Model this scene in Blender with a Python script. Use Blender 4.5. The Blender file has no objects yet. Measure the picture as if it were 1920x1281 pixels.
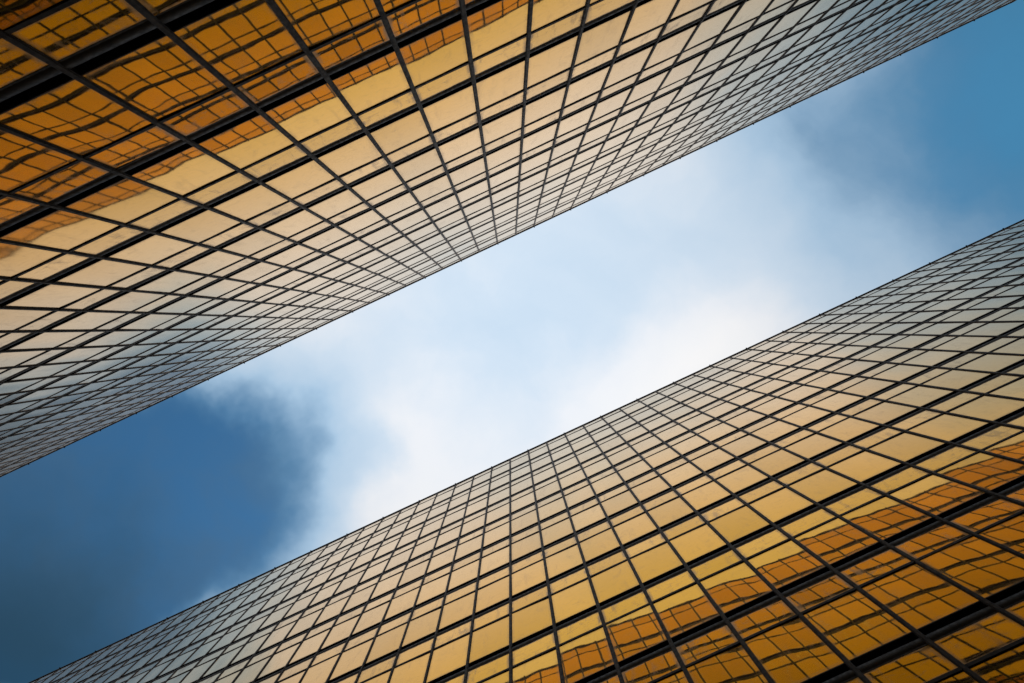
import bpy, bmesh, math, random
from mathutils import Matrix, Vector, noise

random.seed(11)
R = math.radians
sc = bpy.context.scene
col = sc.collection

# ------------------------------------------------------------------ camera
# Street runs along X, facades face each other across Y, camera 1.6 m above
# the pavement looking almost straight up.
TH, AX, AY = 0.43746, -0.00524, 0.00833       # heading and the slight tilt off the zenith
F_PX, CX, CY = 1067.0, 950.1, 620.7           # focal length and principal point of the photograph, in its pixels
EYE = 1.6
right = Vector((math.cos(TH), math.sin(TH), 0))
down = Vector((-math.sin(TH), math.cos(TH), 0))
view = (Vector((0, 0, 1)) + AX * right + AY * down).normalized()
right = (right - view * right.dot(view)).normalized()
down = view.cross(right)
cam_data = bpy.data.cameras.new('camera')
cam = bpy.data.objects.new('camera', cam_data)
col.objects.link(cam)
m = Matrix.Identity(4)
for i in range(3):
    m[i][0], m[i][1], m[i][2] = right[i], -down[i], -view[i]
m[2][3] = EYE
cam.matrix_world = m
cam_data.sensor_width = 36.0
cam_data.lens = F_PX / 1920 * 36.0
cam_data.shift_x = (960 - CX) / 1920
cam_data.shift_y = (CY - 640.5) / 1920
cam_data.clip_start = 0.05
cam_data.clip_end = 2000
sc.camera = cam

def to_px(x, y, z):
    p = Vector((x, y, z - EYE))
    d = p.dot(view)
    return CX + F_PX * p.dot(right) / d, CY + F_PX * p.dot(down) / d

def sky_at(px, py):
    """direction of a photographed sky spot, as X/Z and Y/Z on the cloud layer"""
    d = right * ((px - CX) / F_PX) + down * ((py - CY) / F_PX) + view
    return d.x / d.z, d.y / d.z

# ------------------------------------------------------------------ light
SUN_EL, SUN_AZ = R(34), R(8)                 # azimuth clockwise from +Y
world = bpy.data.worlds.new('World')
sc.world = world
world.use_nodes = True
wn = world.node_tree
wn.nodes.clear()

class G:
    """small helper to write node trees"""
    def __init__(s, tree): s.t = tree; s.n = tree.nodes; s.l = tree.links
    def put(s, sock, v):
        if isinstance(v, bpy.types.NodeSocket): s.l.new(v, sock)
        else: sock.default_value = v
    def node(s, kind, ins=None, **kw):
        n = s.n.new(kind)
        for k, v in kw.items(): setattr(n, k, v)
        for k, v in (ins or {}).items(): s.put(n.inputs[k], v)
        return n
    def math(s, op, a, b=0.0, clamp=False):
        n = s.n.new('ShaderNodeMath'); n.operation = op; n.use_clamp = clamp
        s.put(n.inputs[0], a); s.put(n.inputs[1], b)
        return n.outputs[0]
    def vmath(s, op, a, b=(0, 0, 0)):
        n = s.n.new('ShaderNodeVectorMath'); n.operation = op
        s.put(n.inputs[0], a); s.put(n.inputs[1], b)
        return n.outputs['Value'] if op in ('DISTANCE', 'LENGTH', 'DOT_PRODUCT') else n.outputs[0]
    def scale(s, a, f):
        n = s.n.new('ShaderNodeVectorMath'); n.operation = 'SCALE'
        s.put(n.inputs[0], a); s.put(n.inputs[3], f)
        return n.outputs[0]
    def rng(s, v, a, b, c=0.0, d=1.0, kind='SMOOTHSTEP'):
        n = s.n.new('ShaderNodeMapRange'); n.interpolation_type = kind
        s.put(n.inputs[0], v)
        for i, q in enumerate((a, b, c, d)): n.inputs[i + 1].default_value = q
        return n.outputs[0]
    def noise(s, vec, scale, detail=3.0, rough=0.5, dist=0.0, color=False):
        n = s.n.new('ShaderNodeTexNoise')
        s.put(n.inputs['Vector'], vec)
        n.inputs['Scale'].default_value = scale; n.inputs['Detail'].default_value = detail
        n.inputs['Roughness'].default_value = rough; n.inputs['Distortion'].default_value = dist
        return n.outputs['Color' if color else 0]
    def ramp(s, v, stops):
        n = s.n.new('ShaderNodeValToRGB')
        s.put(n.inputs[0], v)
        e = n.color_ramp.elements
        while len(e) < len(stops): e.new(0.5)
        for i, (p, c) in enumerate(stops):
            e[i].position = p; e[i].color = (*c, 1)
        return n.outputs[0]
    def mix(s, f, a, b, kind='MIX'):
        n = s.n.new('ShaderNodeMix'); n.data_type = 'RGBA'; n.blend_type = kind
        s.put(n.inputs[0], f); s.put(n.inputs[6], a); s.put(n.inputs[7], b)
        return n.outputs[2]

g = G(wn)
SKY_STRENGTH = 0.15
sky = g.node('ShaderNodeTexSky', sky_type='NISHITA', sun_disc=False, sun_elevation=SUN_EL,
             sun_rotation=SUN_AZ, air_density=1.0, dust_density=0.6, ozone_density=3.0)
tc = g.node('ShaderNodeTexCoord')
sep = g.node('ShaderNodeSeparateXYZ', {0: tc.outputs['Generated']})
zc = g.math('MAXIMUM', sep.outputs[2], 0.06)
px = g.math('DIVIDE', sep.outputs[0], zc)
py = g.math('DIVIDE', sep.outputs[1], zc)
layer = g.node('ShaderNodeCombineXYZ', {0: px, 1: py, 2: 0.0}).outputs[0]
# ragged edges: bend the layer with noise
w1 = g.vmath('SUBTRACT', g.noise(layer, 2.2, 5, 0.55, color=True), (0.5, 0.5, 0.5))
w2 = g.vmath('SUBTRACT', g.noise(g.vmath('ADD', layer, (7, 3, 1)), 9.0, 4, 0.6, color=True), (0.5, 0.5, 0.5))
flat = g.vmath('MULTIPLY', g.vmath('ADD', g.scale(w1, 0.34), g.scale(w2, 0.05)), (1, 1, 0))
bent = g.vmath('ADD', layer, flat)
bs = g.node('ShaderNodeSeparateXYZ', {0: bent})
bx_, by_ = bs.outputs[0], bs.outputs[1]
# broken overcast: a thick bank overhead with two wide openings
def blob(px_, py_, r0, r1, w):
    x, y = sky_at(px_, py_)
    d = g.vmath('DISTANCE', bent, (x, y, 0))
    return g.math('MULTIPLY', g.rng(d, r1, r0), w)
dens = g.math('ADD', 1.08, g.math('MULTIPLY', g.math('SUBTRACT', g.noise(bent, 1.1, 2, 0.5), 0.5), 0.25))
for b in ((60, 960, 0.12, 0.46, -1.05), (-30, 1180, 0.05, 0.32, -0.9),
          (465, 945, 0.03, 0.34, -1.02), (240, 1130, 0.02, 0.17, -0.5), (2040, 60, 0.04, 0.84, -1.12),
          (1210, 700, 0.02, 0.28, 0.18), (980, 520, 0.05, 0.50, -0.33), (1380, 400, 0.0, 0.34, -0.18), (640, 720, 0.0, 0.2, -0.12),
          (1560, 520, 0.0, 0.16, -0.12), (740, 860, 0.0, 0.09, -0.14), (1480, 260, 0.0, 0.25, -0.10)):
    dens = g.math('ADD', dens, blob(*b))
dens = g.math('ADD', dens, g.math('MULTIPLY', g.math('SUBTRACT', g.noise(bent, 3.4, 6, 0.55, 0.2), 0.5), 0.36))
dens = g.math('MAXIMUM', dens, 0.0)
S = 1.0 / SKY_STRENGTH
cloud = g.ramp(g.math('DIVIDE', dens, 1.3), [(0.0, (0.06, 0.16, 0.28)), (0.20, (0.17, 0.35, 0.55)), (0.42, (0.42, 0.60, 0.79)),
                      (0.62, (0.62, 0.74, 0.87)), (0.76, (0.84, 0.87, 0.92)), (0.88, (0.93, 0.93, 0.94)), (1.0, (1.05, 1.01, 0.97))])
cloud = g.scale(cloud, S)
clear = g.mix(1.0, sky.outputs[0], (0.50, 0.98, 1.08, 1), 'MULTIPLY')
smoke = g.math('MULTIPLY', g.rng(g.noise(bent, 2.6, 5, 0.6), 0.38, 0.68), 0.55)
clear = g.mix(smoke, clear, g.scale((0.085, 0.175, 0.290), S))
clear = g.mix(blob(2060, 120, 0.10, 0.60, 0.8), clear, g.scale((0.095, 0.38, 0.67), S))
clear = g.mix(blob(40, 1230, 0.05, 0.42, 0.80), clear, g.scale((0.026, 0.080, 0.135), S))
skycol = g.mix(g.rng(dens, 0.0, 0.62), clear, cloud)
# an overcast sky is brightest overhead and falls off towards the horizon
el = g.math('MAXIMUM', sep.outputs[2], 0.0)
fall = g.math('POWER', g.math('DIVIDE', g.math('ADD', 1.0, g.math('MULTIPLY', el, 2.0)), 3.0), 2.1)
skycol = g.scale(skycol, g.math('MULTIPLY', fall, 1.07))
bg = g.node('ShaderNodeBackground', {0: skycol, 1: SKY_STRENGTH})
out = g.node('ShaderNodeOutputWorld', {0: bg.outputs[0]})

sun_data = bpy.data.lights.new('sun', 'SUN')
sun_data.energy = 1.0
sun_data.angle = R(12)
sun_data.color = (1.0, 0.94, 0.86)
sun = bpy.data.objects.new('sun', sun_data)
col.objects.link(sun)
sd = Vector((math.sin(SUN_AZ) * math.cos(SUN_EL), math.cos(SUN_AZ) * math.cos(SUN_EL), math.sin(SUN_EL)))
sun.rotation_euler = sd.to_track_quat('Z', 'Y').to_euler()

sc.view_settings.view_transform = 'Standard'
sc.view_settings.look = 'None'
sc.view_settings.gamma = 1
sc.view_settings.use_curve_mapping = False
sc.view_settings.exposure = 0.0
sc.render.engine = 'CYCLES'
sc.cycles.max_bounces = 10
sc.cycles.glossy_bounces = 8
sc.cycles.sample_clamp_indirect = 6

# ------------------------------------------------------------------ materials
def material(name):
    mt = bpy.data.materials.new(name)
    mt.use_nodes = True
    mt.node_tree.nodes.clear()
    return mt, G(mt.node_tree)

def gold_glass(name, dirt_gain):
    """gold mirror coated float glass: tinted at face on, white at grazing, thin grime"""
    mt, q = material(name)
    geo = q.node('ShaderNodeNewGeometry')
    pos = geo.outputs['Position']
    seed = q.node('ShaderNodeAttribute', attribute_name='seed').outputs['Fac']
    own = q.vmath('ADD', pos, q.node('ShaderNodeCombineXYZ', {0: q.math('MULTIPLY', seed, 40.0), 1: q.math('MULTIPLY', seed, 17.0), 2: 0.0}).outputs[0])
    uv = q.node('ShaderNodeUVMap', uv_map='pane_uv').outputs[0]
    seed = q.node('ShaderNodeAttribute', attribute_name='seed').outputs['Fac']
    lw = q.node('ShaderNodeLayerWeight', {'Blend': 0.5})
    face = q.math('SUBTRACT', 1.0, lw.outputs['Facing'])       # cosine of incidence
    # distance to the nearest pane edge
    us = q.node('ShaderNodeSeparateXYZ', {0: uv})
    eu = q.math('MINIMUM', us.outputs[0], q.math('SUBTRACT', 1.0, us.outputs[0]))
    ev = q.math('MINIMUM', us.outputs[1], q.math('SUBTRACT', 1.0, us.outputs[1]))
    edge = q.math('MINIMUM', eu, q.math('MULTIPLY', ev, 1.4))
    # grime: rain streaked blotches; gasket edges mix grime with painted mullion reflection
    stretched = q.vmath('MULTIPLY', own, (2.4, 2.4, 0.8))
    blotch = q.rng(q.noise(stretched, 1.1, 6, 0.65, 0.6), 0.50, 0.78)
    smear = q.rng(q.noise(q.vmath('MULTIPLY', pos, (1.0, 1.0, 3.0)), 2.6, 5, 0.6, 1.2), 0.50, 0.75)
    edge_dirt_reflection = q.math('MULTIPLY', q.rng(edge, 0.11, 0.02), q.rng(q.noise(pos, 3.0, 3), 0.25, 0.60))
    dirt = q.math('ADD', q.math('MULTIPLY', blotch, 0.30), q.math('MULTIPLY', smear, 0.18))
    dirt = q.math('ADD', dirt, q.math('MULTIPLY', edge_dirt_reflection, 0.45))
    dirt = q.math('MULTIPLY', dirt, dirt_gain, clamp=True)
    veil = q.math('SUBTRACT', 1.0, q.math('EXPONENT', q.math('DIVIDE', -0.045, q.math('MAXIMUM', face, 0.05))))
    dirt = q.math('ADD', dirt, q.math('MULTIPLY', veil, q.math('SUBTRACT', 1.0, dirt)), clamp=True)
    # coating, a little different on every pane
    tone = q.ramp(seed, [(0.0, (0.75, 0.395, 0.065)), (0.5, (0.86, 0.455, 0.085)), (1.0, (0.94, 0.515, 0.120))])
    tone = q.mix(q.math('MULTIPLY', q.noise(q.vmath('MULTIPLY', pos, (1, 1, 2)), 5.0, 6, 0.7), 0.22), tone, (0.62, 0.35, 0.07, 1))
    # waviness of toughened glass
    wave = q.noise(own, 0.75, 2, 0.45)
    ripple = q.noise(own, 6.0, 3, 0.5)
    hgt = q.math('ADD', wave, q.math('MULTIPLY', ripple, 0.02))
    bump = q.node('ShaderNodeBump', {'Strength': 1.0, 'Distance': 0.0022, 'Height': hgt})
    nrm = bump.outputs[0]
    # reflectance rises and whitens towards grazing
    graze = q.rng(face, 0.48, 0.06, 0.0, 0.96)
    tone = q.mix(q.rng(face, 0.36, 0.72), tone, q.mix(1.0, tone, (0.66, 0.78, 0.16, 1), 'MULTIPLY'))
    colr = q.mix(graze, tone, (0.99, 0.95, 0.86, 1))
    rough = q.math('ADD', q.math('ADD', 0.012, q.math('MULTIPLY', dirt, 0.05)), q.math('MULTIPLY', graze, 0.13))
    mirror = q.node('ShaderNodeBsdfAnisotropic', {'Color': colr, 'Roughness': rough, 'Normal': nrm})
    dry = q.node('ShaderNodeBsdfDiffuse', {'Color': (0.34, 0.27, 0.23, 1)})
    sheen = q.node('ShaderNodeBsdfAnisotropic', {'Color': (0.52, 0.43, 0.36, 1), 'Roughness': 0.36})
    dust = q.node('ShaderNodeMixShader', {0: 0.62, 1: dry.outputs[0], 2: sheen.outputs[0]})
    mx = q.node('ShaderNodeMixShader', {0: dirt, 1: mirror.outputs[0], 2: dust.outputs[0]})
    q.node('ShaderNodeOutputMaterial', {0: mx.outputs[0]})
    return mt

def painted(name, c0, c1, rough, scale=3.0, metallic=0.0, spec=0.5):
    mt, q = material(name)
    pos = q.node('ShaderNodeNewGeometry').outputs['Position']
    n = q.noise(q.vmath('MULTIPLY', pos, (1, 1, 0.5)), scale, 6, 0.65)
    c = q.mix(q.rng(n, 0.35, 0.7), (*c0, 1), (*c1, 1))
    r = q.rng(q.noise(pos, scale * 4, 4), 0.3, 0.7, rough - 0.08, rough + 0.12)
    b = q.node('ShaderNodeBump', {'Strength': 0.25, 'Distance': 0.002, 'Height': q.noise(pos, 25, 3)})
    p = q.node('ShaderNodeBsdfPrincipled', {'Base Color': c, 'Roughness': r, 'Metallic': metallic, 'Specular IOR Level': spec, 'Normal': b.outputs[0]})
    q.node('ShaderNodeOutputMaterial', {0: p.outputs[0]})
    return mt

M_vision = gold_glass('gold_mirror_glass', 0.75)
M_narrow = gold_glass('gold_mirror_glass_grimy', 2.0)
M_mullion = painted('bronze_mullion', (0.014, 0.010, 0.008), (0.026, 0.018, 0.013), 0.55, spec=0.25)
M_band = painted('black_bronze_band', (0.008, 0.006, 0.005), (0.012, 0.010, 0.008), 0.55, spec=0.2)
M_core = painted('dark_concrete', (0.020, 0.019, 0.018), (0.030, 0.028, 0.026), 0.8, 1.0)
M_asphalt = painted('asphalt', (0.040, 0.040, 0.042), (0.060, 0.060, 0.060), 0.85, 2.0)
M_paving = painted('granite_paving', (0.22, 0.21, 0.20), (0.30, 0.29, 0.27), 0.75, 2.0)
M_line = painted('road_paint', (0.70, 0.70, 0.66), (0.80, 0.80, 0.76), 0.6, 5.0)

# ------------------------------------------------------------------ mesh helpers
def link(name, me, parent=None, mat=None, kind=None):
    o = bpy.data.objects.new(name, me)
    col.objects.link(o)
    if mat and not me.materials: me.materials.append(mat)
    if parent: o.parent = parent
    if kind: o['kind'] = kind
    return o

def box_mesh(name, x0, x1, y0, y1, z0, z1, bevel=0.0):
    bm = bmesh.new()
    bmesh.ops.create_cube(bm, size=1)
    for v in bm.verts:
        v.co = ((x0 + x1) / 2 + v.co.x * (x1 - x0), (y0 + y1) / 2 + v.co.y * (y1 - y0), (z0 + z1) / 2 + v.co.z * (z1 - z0))
    if bevel:
        bmesh.ops.bevel(bm, geom=bm.edges[:], offset=bevel, segments=2, affect='EDGES')
    me = bpy.data.meshes.new(name); bm.to_mesh(me); bm.free()
    return me

def extrude_x(name, prof, x0, x1, smooth=()):
    """closed profile of (outward, height) points swept along the street"""
    n = len(prof)
    vs = [(x0, a, b) for a, b in prof] + [(x1, a, b) for a, b in prof]
    fs = [(i, (i + 1) % n, n + (i + 1) % n, n + i) for i in range(n)] + [tuple(range(n))[::-1], tuple(range(n, 2 * n))]
    me = bpy.data.meshes.new(name); me.from_pydata(vs, [], fs)
    bm = bmesh.new(); bm.from_mesh(me); bmesh.ops.recalc_face_normals(bm, faces=bm.faces); bm.to_mesh(me); bm.free()
    return me

def extrude_z(name, prof, z0, z1):
    n = len(prof)
    vs = [(a, b, z0) for a, b in prof] + [(a, b, z1) for a, b in prof]
    fs = [(i, (i + 1) % n, n + (i + 1) % n, n + i) for i in range(n)] + [tuple(range(n))[::-1], tuple(range(n, 2 * n))]
    me = bpy.data.meshes.new(name); me.from_pydata(vs, [], fs)
    bm = bmesh.new(); bm.from_mesh(me); bmesh.ops.recalc_face_normals(bm, faces=bm.faces); bm.to_mesh(me); bm.free()
    return me

# ------------------------------------------------------------------ facade module (metres)
W = 1.72331                 # bay
FL = 3.6                    # storey
ROOF = EYE + 48.961
TOP = 0.9305                # roof edge above the first band, in storeys
BAND = 0.143 * FL
T_C, T_H = 0.400 * FL, 0.030 * FL
NF = 14
LEAN = 0.0

def pane_grid(w, h, rng, n=6, bulge=0.0016, tilt=0.0034, twist=0.0):
    """one slightly bowed pane, facing +Y, origin at its lower left corner"""
    cx, cy = rng.uniform(.35, .65), rng.uniform(.35, .65)
    k = rng.uniform(0.5, 1.3) * bulge
    kx = rng.uniform(-1, 1) * bulge * 0.7
    tx, tz = rng.gauss(0, tilt), rng.gauss(0, tilt)
    off = rng.uniform(0, 50)
    tw = twist * rng.uniform(0.5, 1.4) + rng.gauss(0, 0.0015)
    vs, fs, uvs = [], [], []
    for j in range(n + 1):
        for i in range(n + 1):
            u, v = i / n, j / n
            y = k * (1 - ((u - cx) / .6) ** 2) * 0.8 + k * (1 - ((v - cy) / .6) ** 2) * 0.8
            y += kx * math.sin(math.pi * 2 * u + off) + tx * (u - .5) * w + tz * (v - .5) * h
            y += tw * (u - .5) * (v - .5)
            vs.append((u * w, y, v * h)); uvs.append((u, v))
    for j in range(n):
        for i in range(n):
            a = j * (n + 1) + i
            fs.append((a, a + n + 1, a + n + 2, a + 1))
    return vs, fs, uvs

def pane_mesh(name, items, mat):
    """items: list of (vs, fs, uvs, offset, seed, flip)"""
    V, Fc, U, Sd = [], [], [], []
    for vs, fs, uvs, o, sd_, flip in items:
        b = len(V)
        V += [(x + o[0], y + o[1], z + o[2]) for x, y, z in vs]
        for f in fs:
            f = f if not flip else f[::-1]
            Fc.append(tuple(b + i for i in f)); Sd.append(sd_)
            U += [uvs[i] for i in f]
    me = bpy.data.meshes.new(name); me.from_pydata(V, [], Fc)
    uvl = me.uv_layers.new(name='pane_uv')
    uvl.data.foreach_set('uv', [c for p in U for c in p])
    at = me.attributes.new('seed', 'FLOAT', 'FACE')
    at.data.foreach_set('value', Sd)
    me.polygons.foreach_set('use_smooth', [True] * len(me.polygons))
    me.materials.append(mat)
    return me

def px_area(x0, x1, y, z0, z1):
    if z0 < EYE + 3: return 0.0
    P = [to_px(x0, y, z0), to_px(x1, y, z0), to_px(x1, y, z1), to_px(x0, y, z1)]
    cx = sum(p[0] for p in P) / 4; cy = sum(p[1] for p in P) / 4
    if not (-40 < cx < 1960 and -40 < cy < 1321): return 0.0
    return abs(sum(P[i][0] * P[(i + 1) % 4][1] - P[(i + 1) % 4][0] * P[i][1] for i in range(4))) / 2

rng = random.Random(5)
PW = W - 0.03
Z_N = (T_C - T_H / 2) - BAND            # narrow pane height
Z_T = FL - (T_C + T_H / 2)              # tall pane height
variants = {}
for side in (-1, 1):
    for key, h, mat, nm in (('tall', Z_T, M_vision, 'vision_pane'), ('narrow', Z_N, M_narrow, 'spandrel_pane')):
        out_ = variants[side, key] = []
        for k in range(28):
            gvs = pane_grid(PW, h, rng, bulge=(0.0036 if side < 0 else 0.0028) if key == 'tall' else 0.0014,
                            twist=(0.0005 if side < 0 else 0.0150) * h / Z_T)
            out_.append((gvs, pane_mesh(nm, [(*gvs, (0, 0, 0), rng.random(), False)], mat)))

def tower(label, side, dist, ph, i0, i1, seed):
    """side +1: facade looks to -Y (far side of the street); -1: looks to +Y"""
    rg = random.Random(seed)
    y0 = side * dist
    rot = 0.0 if side < 0 else math.pi
    xa, xb = (i0 + ph) * W, (i1 + ph) * W
    root = bpy.data.objects.new('glass_tower', None)
    col.objects.link(root)
    xm = (xa + xb) / 2
    root.location = (xm, y0, 0)
    root.rotation_euler = (0, 0, rot)
    root['label'] = label; root['category'] = 'building'; root['group'] = 'gold glass towers facing each other'
    # local frame: facade at y=0 looking to +y, x mirrored for the far side
    L = (xb - xa) / 2
    sgn = -side
    def wx(lx): return xm + sgn * lx
    # body
    link('wall', box_mesh('wall', -L, L, -22, -0.16, 0, ROOF - 0.35, 0), root, M_core)
    link('roof', box_mesh('roof', -L - .04, L + .04, -22.1, -0.02, ROOF - 0.35, ROOF - 0.02, 0.01), root, M_core)
    cop = [(-0.35, ROOF - .11), (0.07, ROOF - .11), (0.075, ROOF - .02), (0.05, ROOF), (-0.35, ROOF + .02)]
    link('roof_coping', extrude_x('roof_coping', cop, -L - .08, L + .08), root, M_band)
    # bands: lip, deep black recess, rounded lower fascia
    fascia = [(0.000, -0.245)] + [(0.004 + 0.016 * math.sin(math.pi * t), -0.255 - 0.215 * t) for t in [k / 8 for k in range(9)]]
    prof = [(-.14, 0.012), (0.008, 0.012), (0.012, 0.004), (0.012, -0.026), (0.006, -0.034), (-0.135, -0.036), (-0.135, -0.20)] + fascia + [(0.004, -BAND - .004), (-.14, -BAND - .004)]
    band_me = extrude_x('spandrel_band', prof, -L, L)
    pt = T_H / 2
    tr_me = extrude_x('transom', [(-.1, -pt), (0.020, -pt), (0.028, -pt + .010), (0.028, pt - .010), (0.020, pt), (-.1, pt)], -L, L)
    tops = [ROOF - (TOP + k) * FL for k in range(NF)]
    for z in tops:
        if z < 0.3: continue
        b = link('spandrel_band', band_me, root, M_band); b.location.z = z
    cells = []
    # crowning storey: narrow pane right under the coping
    for k, z in enumerate([tops[0] + FL] + tops):
        zt = z - T_C
        if zt < 0.2: continue
        t = link('transom', tr_me, root, M_band); t.location.z = zt
        cells.append(('narrow', zt + pt))
        if zt - pt - Z_T > -0.4: cells.append(('tall', zt - pt - Z_T))
    # mullions: stepped fin on every bay line
    a, b_ = 0.064, 0.044
    mp = [(-a, -.1), (-a, .018), (-a + .006, .024), (-b_, .026), (-b_, .040), (-b_ + .008, .046), (b_ - .008, .046), (b_, .040), (b_, .026), (a - .006, .024), (a, .018), (a, -.1)]
    mul_me = extrude_z('mullion', mp, 0.0, ROOF - 0.10)
    for i in range(i0, i1 + 1):
        lx = sgn * ((i + ph) * W - xm)
        if abs(abs(lx) - L) < 0.01: continue
        link('mullion', mul_me, root, M_mullion).location.x = lx
    post = box_mesh('corner_post', -.16, .16, -.20, .10, 0, ROOF - 0.12, 0.012)
    for s in (-1, 1): link('corner_post', post, root, M_mullion).location.x = s * (L + .02)
    br = box_mesh('anchor', -.04, .04, .06, .14, ROOF - .10, ROOF - .03, 0.008)
    for i in range(i0 + 1, i1, 2):
        link('anchor', br, root, M_band).location.x = sgn * ((i + ph) * W - xm)
    # panes
    todo = {'tall': [], 'narrow': []}
    for i in range(i0, i1):
        for key, z in cells:
            h = Z_T if key == 'tall' else Z_N
            gx = (i + ph) * W
            hh = h
            if key == 'narrow' and z + h > ROOF - 0.1: hh = ROOF - 0.1 - z
            ar = px_area(gx, gx + W, y0, z, z + h)
            lx = (gx + .015 - xm) if sgn > 0 else -(gx + W - .015 - xm)
            todo[key].append((ar, lx, z, hh / h))
    for key, lst in todo.items():
        lst.sort(key=lambda t: -t[0])
        name = 'vision_pane' if key == 'tall' else 'spandrel_pane'
        mat = M_vision if key == 'tall' else M_narrow
        for n, (ar, lx, z, s) in enumerate(lst[:300]):
            vme = variants[side, key][rg.randrange(28)][1]
            o = link(name, vme, root); o.location = (lx, 0, z); o.scale = (1, 1, s)
        items = []
        for ar, lx, z, s in lst[300:]:
            gvs = variants[side, key][rg.randrange(28)][0]
            vs = [(x, y, zz * s) for x, y, zz in gvs[0]]
            items.append((vs, gvs[1], gvs[2], (lx, 0, z), rg.random(), False))
        link(name, pane_mesh(name, items, mat), root, kind='stuff')
    return root

# ------------------------------------------------------------------ towers
DU, DL = 6.90127, 10.39748
PHU, PHL = 2.20068, -2.79692
tower('gold mirror glass tower filling the upper left, its roof corner visible at top right',
      -1, DU, PHU, -38, 27, 3)
tower('gold mirror glass tower filling the lower right, no roof corner in view',
      1, DL, PHL, -34, 41, 8)

# ------------------------------------------------------------------ street below
def ground(name, x0, x1, y0, y1, z0, z1, mat):
    o = link(name, box_mesh(name, x0, x1, y0, y1, z0, z1), None, mat, 'structure')
    return o
ground('ground', -600, 600, -600, 600, -0.6, -0.02, M_paving)
ground('road', -300, 300, -2.6, 5.4, -0.018, -0.012, M_asphalt)
ground('pavement', -300, 300, -DU + .12, -2.6, -0.018, 0.0, M_paving).location.z = 0.0
ground('pavement', -300, 300, 5.4, DL - .12, -0.018, 0.0, M_paving)
